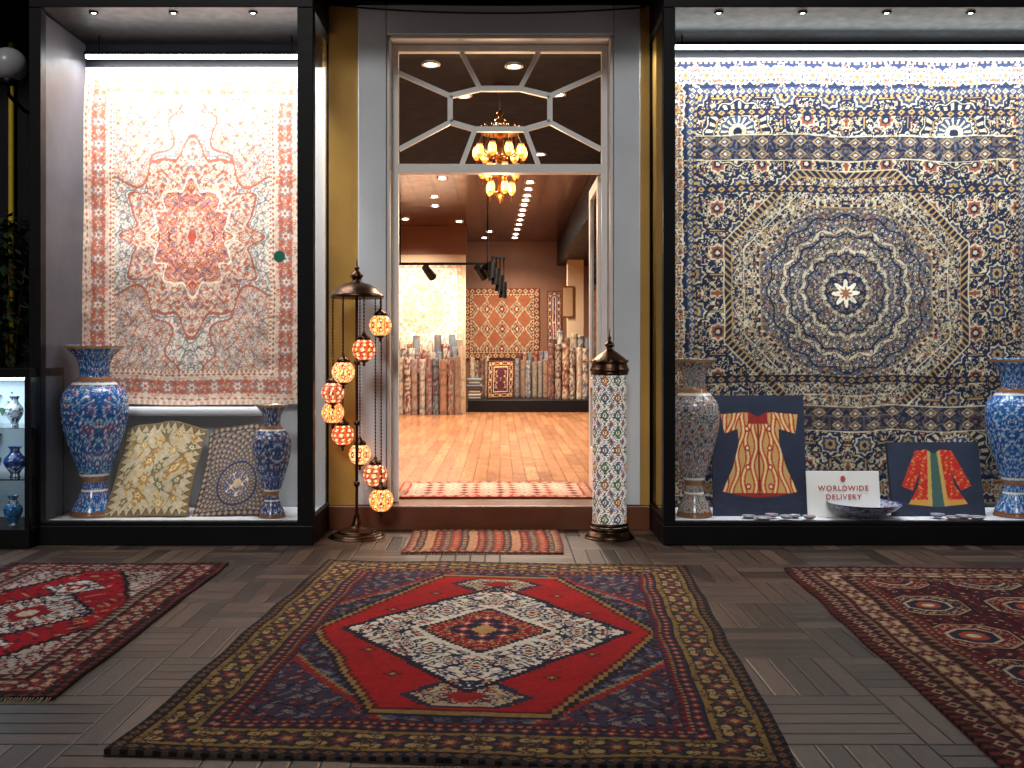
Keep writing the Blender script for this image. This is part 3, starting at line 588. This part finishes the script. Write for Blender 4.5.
# ------------------------------------------------------------ vases
def vase(x,y,z,h,R,base,line,fills,seed,rimgold=True):
    def cf(th,t,Rr):
        C=np.zeros(th.shape+(3,)); C[:]=base; a=np.abs(np.mod(th*3/PI,2)-1)*.33*R/.2; m=np.ones(th.shape,bool); yy=t*h*1.15
        persian(C,m,a,yy,.056,seed,line,fills,white,.14)
        for t0,w,c in ((.985,.008,L(196,150,80)),(.80,.014,L(150,96,52)),(.775,.006,white),(.215,.016,L(150,96,52)),(.242,.006,white),(.02,.014,L(120,80,50)),(.15,.006,white)): put(C,np.abs(t-t0)<w,c)
        return C
    p=[(1e-3,0),(.66,0),(.68,.02),(.60,.06),(.44,.12),(.34,.19),(.42,.23),(.55,.30),(.78,.42),(.95,.54),(1.0,.64),(.92,.72),(.66,.775),(.46,.81),(.44,.86),(.52,.92),(.72,.965),(.86,.99),(.84,1.0),(.70,.975),(.42,.93),(.36,.85)]
    p=[(a*R,c*h) for a,c in p]
    b=MB(); b.lathe(p,0,0,0,m_ceram,150,cf,dense=280); return b.obj('vase',None,(x,y,z))
tq=L(40,140,170); cb_=L(24,60,150)
vase(-2.70,6.66,.136,1.13,.215,L(24,84,150),L(150,180,206),[cb_,tq,L(176,56,52),L(16,40,110)],81)
vase(-1.50,6.58,.136,.74,.125,L(30,50,96),L(140,156,176),[cb_,L(50,96,136),L(140,70,60)],82)
vase(1.285,6.62,.136,1.04,.165,L(160,152,146),L(60,60,80),[L(160,56,50),L(60,110,100),L(60,76,130),L(150,100,70)],83)
vase(3.40,6.62,.136,1.04,.175,L(30,90,166),L(170,196,216),[cb_,tq,L(20,44,120)],84)
def pat_t1(x,y,W,H):
    C=np.zeros(x.shape+(3,)); C[:]=L(180,166,138); d,s=edge(x,y,W,H)
    persian(C,d>.05,x+.3,y,.11,85,L(130,108,74),[L(170,124,60),L(96,104,84),L(190,160,104)],L(210,190,146),.1)
    border(C,d,s,0,.05,L(110,94,68),.05,[L(176,160,130),L(84,64,46)],'zig'); return C
def pat_t2(x,y,W,H):
    C=np.zeros(x.shape+(3,)); C[:]=L(112,98,88); d,s=edge(x,y,W,H); r=np.hypot(x-W*.5,y-H*.35); th=np.arctan2(y-H*.35,x-W*.5)
    k=np.floor(r/.022); ph=np.mod(th*16/PI+k*.5,1); put(C,ph<.5,L(156,136,114)); put(C,np.abs(ph-.5)<.12,L(60,60,76)); put(C,(np.mod(r/.022,1)<.22),L(80,76,84)); put(C,(r>.13)&(r<.145),L(50,56,86)); put(C,r<.09,L(76,90,120)); persian(C,r<.085,x,y,.04,3,cream,[L(150,90,60)],navy,.2); put(C,r<.03,L(190,170,136))
    border(C,d,s,0,.035,L(60,56,66),.04,[L(150,130,100)],'dia'); return C
def lean(name,xl,xr,shift,z0,z1,yb,yt,pat,n=170,curl=.03):
    W=xr-xl;H=z1-z0
    def fn(X,Y,Z):
        v=Y/H; return (xl+X+shift*v+.02*np.sin(v*3.1)*(X/W-.5)*-2, yb+(yt-yb)*v-Z-curl*np.cos((X/W-.5)*2.6)*v*.8+.012*np.sin(X*24+v*2)*(.3+v), z0+Y-.06*(2*np.abs(X/W-.5))**2*v+.008*np.sin(X*22)*v)
    return sheet(name,W,H,n,n,pat,fn,wav=.008,th=.008)
lean('t',-2.60,-2.04,.05,.138,.745,6.56,6.80,pat_t1).obj('floral_textile')
lean('t',-2.02,-1.50,.03,.138,.725,6.60,6.82,pat_t2).obj('medallion_textile')
# ------------------------------------------------------------ kaftan pictures
def pat_k1(x,y,W,H):
    u=x/W;v=y/H; C=np.zeros(x.shape+(3,)); C[:]=L(36,44,66)*(.85+.3*vn(u*9,v*9,4))[...,None]
    P=[(.40,.86),(.10,.84),(.14,.68),(.28,.72),(.29,.60),(.22,.40),(.10,.20),(.30,.165),(.5,.15),(.70,.165),(.90,.20),(.79,.40),(.72,.60),(.72,.72),(.90,.68),(.93,.84),(.60,.86),(.5,.82)]
    m=inpoly(u,v,P); put(C,m,L(206,160,100)); us=np.abs(u-.5)
    for k in range(6):
        c0=.045+.085*k; sp=(1.5-.95*v); cc=c0*sp+.022*np.sin(v*19+k*2.1); dd=np.abs(us-cc)
        put(C,m&(dd<.030),L(176,44,32)); put(C,m&(dd<.017),L(220,150,70)); put(C,m&(dd<.007),L(236,214,170))
    q=np.hypot(us-.12,np.mod(v,.16)-.08); put(C,m&(q<.028),L(170,40,32)); put(C,m&(q<.014),L(236,214,170))
    put(C,m&(v>.76)&(us<.1),L(150,34,30)); put(C,m&(v<.19),L(150,40,32)); put(C,m&(us<.008),L(130,40,32))
    return C
def pat_k2(x,y,W,H):
    u=x/W;v=y/H; C=np.zeros(x.shape+(3,)); C[:]=L(36,44,64)*(.85+.3*vn(u*9,v*9,6))[...,None]
    P=[(.42,.90),(.30,.88),(.20,.62),(.12,.40),(.24,.34),(.34,.62),(.30,.40),(.18,.16),(.5,.12),(.82,.16),(.70,.40),(.66,.62),(.76,.34),(.88,.40),(.80,.62),(.70,.88),(.58,.90),(.5,.84)]
    m=inpoly(u,v,P); put(C,m,L(184,32,28)); persian(C,m,u*.6,v*.5,.05,5,L(200,90,44),[L(200,110,54)],L(222,166,80),.07,.7); put(C,m&(v<.22),L(200,144,66)); put(C,m&(np.abs(u-.5)<.06+.06*(1-v)),L(190,154,80)); put(C,m&(np.abs(u-.5)<.03+.04*(1-v)),L(60,90,84)); return C
def canvas(name,x,y,z,W,H,tilt,pat,rz=0):
    n=200; X,Y=np.meshgrid(np.linspace(0,W,n),np.linspace(0,H,n)); C=pat(X,Y,W,H); b=MB()
    b.box(-W/2,W/2,.001,.028,0,H,m_canvas,L(36,44,66)); b.grid(np.stack([X-W/2,0*X-.002,Y],-1),m_canvas,C)
    return b.obj(name,None,(x,y,z),(math.radians(-tilt),0,math.radians(rz)))
canvas('kaftan_picture',1.72,6.60,.137,.615,.80,8,pat_k1,-2)
canvas('kaftan_picture',2.90,6.60,.137,.62,.49,12,pat_k2,2)
# sign
sg=empty('worldwide_delivery_sign',(2.26,6.56,.137)); sg.rotation_euler=(math.radians(-8),0,0)
m_sign=mat('sign_card',L(236,234,228),.5,0,.03,5,0); m_ink=mat('red_ink',L(176,70,60),.6,0,.05,5,0)
MB().box(-.24,.24,0,.012,0,.30,m_sign).obj('card',sg,bevel=.002)
def txt(s,x,z,size):
    c=bpy.data.curves.new('lettering','FONT'); c.body=s; c.size=size; c.align_x='CENTER'; c.extrude=.0008; c.space_character=1.2; c.materials.append(m_ink); c.offset=.0008
    o=bpy.data.objects.new('lettering',c); bpy.context.scene.collection.objects.link(o); o.parent=sg; o.location=(x,-.002,z); o.rotation_euler=(PI/2,0,0)
txt('WORLDWIDE',0,.172,.047); txt('DELIVERY',0,.115,.047)
b=MB(); b.add([(.018*math.cos(t),-.003,.248+.022*math.sin(t)) for t in np.linspace(0,2*PI,8,endpoint=False)],[list(range(8))],m_ink); b.obj('mark',sg)
def cfb(th,t,R):
    C=np.zeros(th.shape+(3,)); C[:]=L(150,160,180); persian(C,np.ones(th.shape,bool),np.abs(np.mod(th*4/PI,2)-1)*.25,t*.12+R,.04,87,L(50,60,100),[L(60,90,150),L(160,80,70)],white,.15); put(C,t>.93,L(40,50,86)); return C
MB().lathe([(1e-3,0),(.09,0),(.10,.008),(.08,.016),(.12,.03),(.19,.06),(.235,.098),(.24,.104),(.225,.096),(.17,.06),(.10,.03),(1e-3,.024)],0,0,0,m_ceram,90,cfb,dense=100).obj('ceramic_bowl',None,(2.38,6.53,.136),(0,0,0))
def smalls(name,xs,seed):
    r=np.random.RandomState(seed); b=MB()
    for x in xs:
        R=r.uniform(.035,.055); c=[L(170,170,176),L(120,136,166),L(176,110,100),L(176,166,140)][r.randint(4)]
        def cf(th,t,Rr,c=c,R=R):
            C=np.zeros(th.shape+(3,)); C[:]=L(150,150,156); put(C,Rr<R*.85,L(60,70,110)); put(C,Rr<R*.7,c); put(C,(Rr<R*.5)&(np.mod(th*3/PI,1)<.5),L(160,70,60)); put(C,Rr<R*.2,L(90,100,140)); return C
        b.lathe([(1e-3,0),(R*.6,0),(R,.016),(R*.95,.018),(R*.5,.007),(1e-3,.006)],x,6.45+r.uniform(-.02,.07),.136+r.uniform(0,.012),m_ceram,24,cf,dense=24)
    b.obj(name)
smalls('ceramic_dishes',np.arange(1.62,2.0,.075),1); smalls('ceramic_dishes',np.arange(2.85,3.15,.075),2)
# ------------------------------------------------------------ Turkish floor lamp
def globe_cf(seed):
    A,B=[(L(214,70,34),L(244,160,76)),(L(244,150,66),L(196,64,40)),(L(210,54,40),L(236,176,100)),(L(240,130,60),L(160,76,56))][seed%4]
    def cf(th,t,R):
        C=np.zeros(th.shape+(3,)); C[:]=L(255,196,140); lt=np.arcsin(np.clip(t*2-1,-1,1)); row=np.round(lt/.42); n=np.maximum(3,np.round(10*np.cos(row*.42)))
        a=th*n/(2*PI)+.5*np.mod(row,2); u=(np.mod(a,1)-.5)*2*PI/n*np.cos(lt); v=lt-row*.42; q=np.hypot(u,v); t2=np.arctan2(v,u)
        f=q/(.205*(.86+.14*np.cos(6*t2+seed))); ev=np.mod(np.floor(a)+row,2)==0
        put(C,f>1,B); put(C,(f<1)&ev,A); put(C,(f<1)&~ev,L(255,206,150)); put(C,(f<.5)&ev,L(255,210,150)); put(C,(f<.45)&~ev,A); put(C,f<.2,L(255,230,196))
        put(C,(np.abs(f-1)<.10)|(np.abs(f-.5)<.05),L(90,30,24)); put(C,(f>1)&(np.mod(a*4,1)<.15),L(90,30,24)); return C
    return cf
def chain(b,x,y,z0,z1,m,r=.0045):
    n=max(2,int((z1-z0)/.022)); z=np.linspace(z0,z1,n*2+1); rr=np.where(np.arange(n*2+1)%2==0,r*.45,r*1.4); b.lathe(np.stack([rr,z],1),x,y,0,m,6)
fl=MB()
fl.lathe([(1e-3,0),(.175,0),(.175,.012),(.16,.025),(.13,.03),(.12,.045),(.06,.06),(.035,.085),(.022,.12),(.02,.14)],0,0,0,m_dkbrass,40,dense=60)
fl.lathe([(.0105,.13),(.0105,1.60)],0,0,0,m_dkbrass,12)
for z in (.35,.75,1.15): fl.sphere(0,0,z,.022,m_dkbrass,14,8)
fl.lathe([(.172,1.575),(.178,1.585),(.172,1.60),(.155,1.615),(.13,1.64),(.09,1.665),(.04,1.68),(.03,1.70),(.042,1.72),(.03,1.745),(.012,1.76),(.02,1.775),(.006,1.79),(.003,1.83)],0,0,0,m_dkbrass,44,dense=90)
fl.lathe([(.172,1.575),(.02,1.60)],0,0,0,m_dkbrass,44)
gl=[(.160,1.395),(.07,1.235),(-.07,1.09),(-.155,.955),(-.168,.82),(-.11,.665),(.0,.53),(.115,.395),(.165,.24)]
th0=[.15,1.14,2.0,2.75,3.2,3.95,4.7,5.45,6.1]
for i,((gx,gz),t) in enumerate(zip(gl,th0)):
    x=.160*math.cos(t); y=-.160*math.sin(t); R=.074 if i<7 else .080
    fl.sphere(x,y,gz,R,m_mosaic,72,44,globe_cf(i))
    fl.lathe([(.040,-.006),(.044,.004),(.036,.018),(.016,.028),(.01,.045)],x,y,gz+R-.006,m_dkbrass,20)
    fl.lathe([(.003,-.035),(.012,-.024),(.006,-.014),(.026,-.004),(.036,.008)],x,y,gz-R,m_dkbrass,16)
    chain(fl,x,y,gz+R+.035,1.585,m_dkbrass)
fl.obj('mosaic_floor_lamp',None,(-.945,6.60,.0))
def cfc(th,t,R):
    C=np.zeros(th.shape+(3,)); C[:]=L(206,198,188); a=th*4/PI; v=t*9; fa=np.abs(np.mod(a,1)-.5)*2; fv=np.abs(np.mod(v,1)-.5)*2; q=fa+fv
    idx=np.mod(np.floor(a)+np.floor(v),3)
    put(C,q<1,L(226,220,208)); 
    put(C,(q<.72)&(idx==0),L(70,100,140)); put(C,(q<.72)&(idx==1),L(186,110,56)); put(C,(q<.72)&(idx==2),L(60,120,104)); put(C,q<.4,L(226,214,180)); put(C,q<.2,L(160,60,50))
    put(C,(q>1.3)&(idx==1),L(110,130,160)); put(C,(q>1.6),L(120,80,70))
    g=np.minimum(np.abs(q-1),np.minimum(np.abs(q-.72),np.abs(q-.4))); put(C,g<.055,L(40,34,34)); put(C,np.mod(a*4+v*2,1)<.12,L(70,62,60)); put(C,np.mod(a*4-v*2,1)<.12,L(70,62,60)); return C
cl=MB()
cl.lathe([(1e-3,0),(.15,0),(.155,.015),(.14,.035),(.125,.05),(.13,.065),(.118,.075)],0,0,0,m_dkbrass,44,dense=50)
cl.lathe([(.112,.075),(.112,1.09)],0,0,0,m_mosaic2,120,cfc,dense=260)
for z in (.09,1.08): cl.lathe([(.112,-.012),(.122,-.008),(.124,0),(.122,.008),(.112,.012)],0,0,z,m_dkbrass,44)
cl.lathe([(.124,1.09),(.13,1.10),(.122,1.12),(.115,1.145),(.125,1.155),(.10,1.18),(.055,1.215),(.025,1.235),(.02,1.25),(.034,1.265),(.018,1.285),(.008,1.30),(.014,1.312),(.004,1.33),(.003,1.37)],0,0,0,m_dkbrass,44,dense=90)
for k in range(12):
    t=k*PI/6; cl.sphere(.118*math.cos(t),.118*math.sin(t),1.162,.009,m_brass,8,6)
o=cl.obj('mosaic_column_lamp',None,(.72,6.58,0))
# ------------------------------------------------------------ chandelier
ch=MB(); 
ch.tube([(0,0,.85),(0,0,1.07)],.006,m_brass); ch.lathe([(.06,1.07),(.055,1.05),(.02,1.02),(.008,1.0)],0,0,0,m_brass,24)
ch.lathe([(.003,.87),(.03,.84),(.015,.81),(.05,.78),(.04,.75),(.10,.72),(.16,.70),(.165,.68),(.15,.665),(.09,.65),(.03,.63),(.025,.50),(.05,.47),(.03,.43),(.09,.40),(.10,.38),(.05,.36),(.02,.34),(.02,.2),(.05,.17),(.02,.12),(.004,.08)],0,0,0,m_brass,32,dense=130)
for k in range(16):
    t=k*PI/8; ch.sphere(.165*math.cos(t),.165*math.sin(t),.705,.012,m_brass,8,6,sz=2)
am=lambda th,t,R:(lambda C:(put(C,np.mod(th*4/PI,1)<.25,L(210,100,34)),put(C,t>.88,L(120,70,30)),put(C,t<.2,L(190,90,30)),C)[3])(np.ones(th.shape+(3,))*L(250,190,110))
def arm(n,R,z,ph,cup):
    for k in range(n):
        t=ph+k*2*PI/n; c,s_=math.cos(t),math.sin(t)
        ch.tube([(R*u*c,R*u*s_,z-.05*math.sin(u*PI)+.05*u) for u in np.linspace(.1,1,8)],.006,m_brass,6)
        ch.lathe([(1e-3,-.05),(cup*.5,-.045),(cup,-.01),(cup*1.02,.025),(cup*.75,.055),(cup*.8,.065)],R*c,R*s_,z,m_amber,18,am,dense=24)
        ch.lathe([(cup*.3,-.06),(cup*.2,-.075),(.003,-.1)],R*c,R*s_,z,m_brass,10)
        ch.tube([(R*c,R*s_,z+.06),(.15*c,.15*s_,.68)],.0025,m_brass,5)
arm(9,.20,.50,.2,.034); arm(7,.15,.34,.5,.032); arm(5,.10,.20,.1,.03)
o=ch.obj('chandelier',None,(0,8.45,2.40))
light('chandelier_lamp','POINT',(0,0,-.05),50,(1,.72,.42),None,o,shadow_soft_size=.12)
# ------------------------------------------------------------ far left: glass cabinet, plant, lamp, pipe
m_cool=mat_emit('cabinet_light_strip',(.8,.95,1),12)
cab=empty('glass_display_cabinet',(-3.36,6.3,0)); 
b=MB(); x0,x1,y0,y1=-.45,.45,-.12,.38
b.box(x0,x1,y0,y1,0,.12,m_black); b.box(x0,x1,y0,y1,1.06,1.12,m_black)
for x in (x0,x1-.03):
    for y in (y0,y1-.03): b.box(x,x+.03,y,y+.03,.12,1.06,m_black)
b.box(x0+.03,x1-.03,y1-.012,y1-.004,.12,1.06,m_white)
b.obj('frame',cab,bevel=.003)
b=MB()
for z in (.42,.74): b.box(x0+.03,x1-.03,y0+.03,y1-.03,z,z+.008,m_glass)
b.add([(x0+.03,y0+.015,.12),(x1-.03,y0+.015,.12),(x1-.03,y0+.015,1.06),(x0+.03,y0+.015,1.06)],[(0,1,2,3)],m_glass)
b.add([(x1-.015,y0+.03,.12),(x1-.015,y1-.03,.12),(x1-.015,y1-.03,1.06),(x1-.015,y0+.03,1.06)],[(0,1,2,3)],m_glass)
b.box(x0+.05,x1-.05,y0+.06,y0+.09,1.045,1.058,m_cool)
b.obj('shelves',cab)
def cfc2(c1,c2,seed):
    def cf(th,t,R):
        C=np.zeros(th.shape+(3,)); C[:]=c1; persian(C,np.ones(th.shape,bool),np.abs(np.mod(th*3/PI,2)-1)*.2,t*.2,.04,seed,c2,[white,c2],c1,.15); return C
    return cf
b=MB(); r=np.random.RandomState(4)
for z in (.121,.429,.749):
    for x in np.arange(-.36,.4,.16):
        s=r.uniform(.8,1.15); c=[L(40,120,170),L(200,214,224),L(60,160,180),L(36,70,140)][r.randint(4)]
        b.lathe([(1e-3,0),(.03*s,0),(.025*s,.02),(.055*s,.07),(.06*s,.11),(.03*s,.15),(.025*s,.17),(.04*s,.19)],x,.05+r.uniform(-.04,.06),z,m_ceram,24,cfc2(c,L(20,40,90),r.randint(50)),dense=40)
b.obj('ceramics',cab)
light('cabinet_lamp','AREA',(0,.03,1.03),7,(.62,.84,1),(0,.06,0),cab,size=.5)
m_leaf=mat_attr('leaf',.5,0,.4,60,.2,.4); b=MB(); r=np.random.RandomState(9)
b.lathe([(1e-3,0),(.14,0),(.18,.32),(.19,.33),(.165,.32),(.16,.28),(1e-3,.28)],0,0,0,m_step,28)
for k in range(7): 
    a=k*.9; b.tube([(0.03*math.cos(a),.03*math.sin(a),.28),(.06*math.cos(a),.06*math.sin(a),1.1),(.14*math.cos(a),.14*math.sin(a),1.8)],[.014,.01,.004],m_step,6)
for k in range(900):
    z=r.uniform(.7,2.15); a=r.uniform(0,2*PI); R=r.uniform(.02,.24)*(1-.35*abs(z-1.4)); p=np.array([R*math.cos(a),R*math.sin(a),z]); d=np.array([math.cos(a),math.sin(a),r.uniform(-.6,.5)]); d/=np.linalg.norm(d); s_=np.cross(d,[0,0,1]); s_/=np.linalg.norm(s_); l=r.uniform(.08,.16); w=l*.16
    nn=np.cross(s_,d)*l*.12
    b.add([p,p+d*l*.5+s_*w-nn,p+d*l+nn*-1.5,p+d*l*.5-s_*w-nn],[(0,1,2,3)],m_leaf,L(*[(34,54,36),(24,40,28),(50,70,44)][r.randint(3)]))
b.obj('potted_plant',None,(-3.40,6.86,0))
b=MB(); b.tube([(-3.45,7.06,0),(-3.45,7.06,3.4)],.02,mat('yellow_pipe_paint',L(196,170,40),.4)); 
b.obj('yellow_pipe')
b=MB(); b.tube([(0,.42,-.25),(0,.2,-.25),(0,0,-.2),(0,0,-.1)],.014,m_black); b.lathe([(.05,-.125),(.06,-.10),(.045,-.09)],0,0,0,m_black,20); b.sphere(0,0,0,.115,mat('frosted_globe',L(170,172,176),.25,0,.05,3,0),32,20); b.box(-.05,.05,.40,.43,-.33,-.17,m_black)
b.obj('globe_wall_lamp',None,(-3.27,6.66,3.13))
# ------------------------------------------------------------ camera, sky, sun
sc=bpy.context.scene
c=bpy.data.cameras.new('camera'); co=bpy.data.objects.new('camera',c); sc.collection.objects.link(co); sc.camera=co
co.location=(0,0,1.2); co.rotation_euler=(PI/2,0,0); c.sensor_width=36; c.lens=35.156; c.shift_x=.0117; c.shift_y=-.0283; c.clip_end=200
w=bpy.data.worlds.new('World'); sc.world=w; w.use_nodes=True; nt=w.node_tree; bg=nt.nodes['Background']
sk=nt.nodes.new('ShaderNodeTexSky'); sk.sky_type='NISHITA'; sk.sun_disc=False; sk.sun_elevation=math.radians(33); sk.sun_rotation=math.radians(186)
nt.links.new(sk.outputs[0],bg.inputs[0]); bg.inputs[1].default_value=.004
d=Vector((-.09,-.835,.545)); s=light('sun','SUN',(0,-6,9),1.0,(1,.97,.94),None,None,angle=math.radians(12)); s.rotation_euler=d.to_track_quat('Z','Y').to_euler()
sc.view_settings.view_transform='Standard'; sc.view_settings.look='None'; sc.view_settings.exposure=0
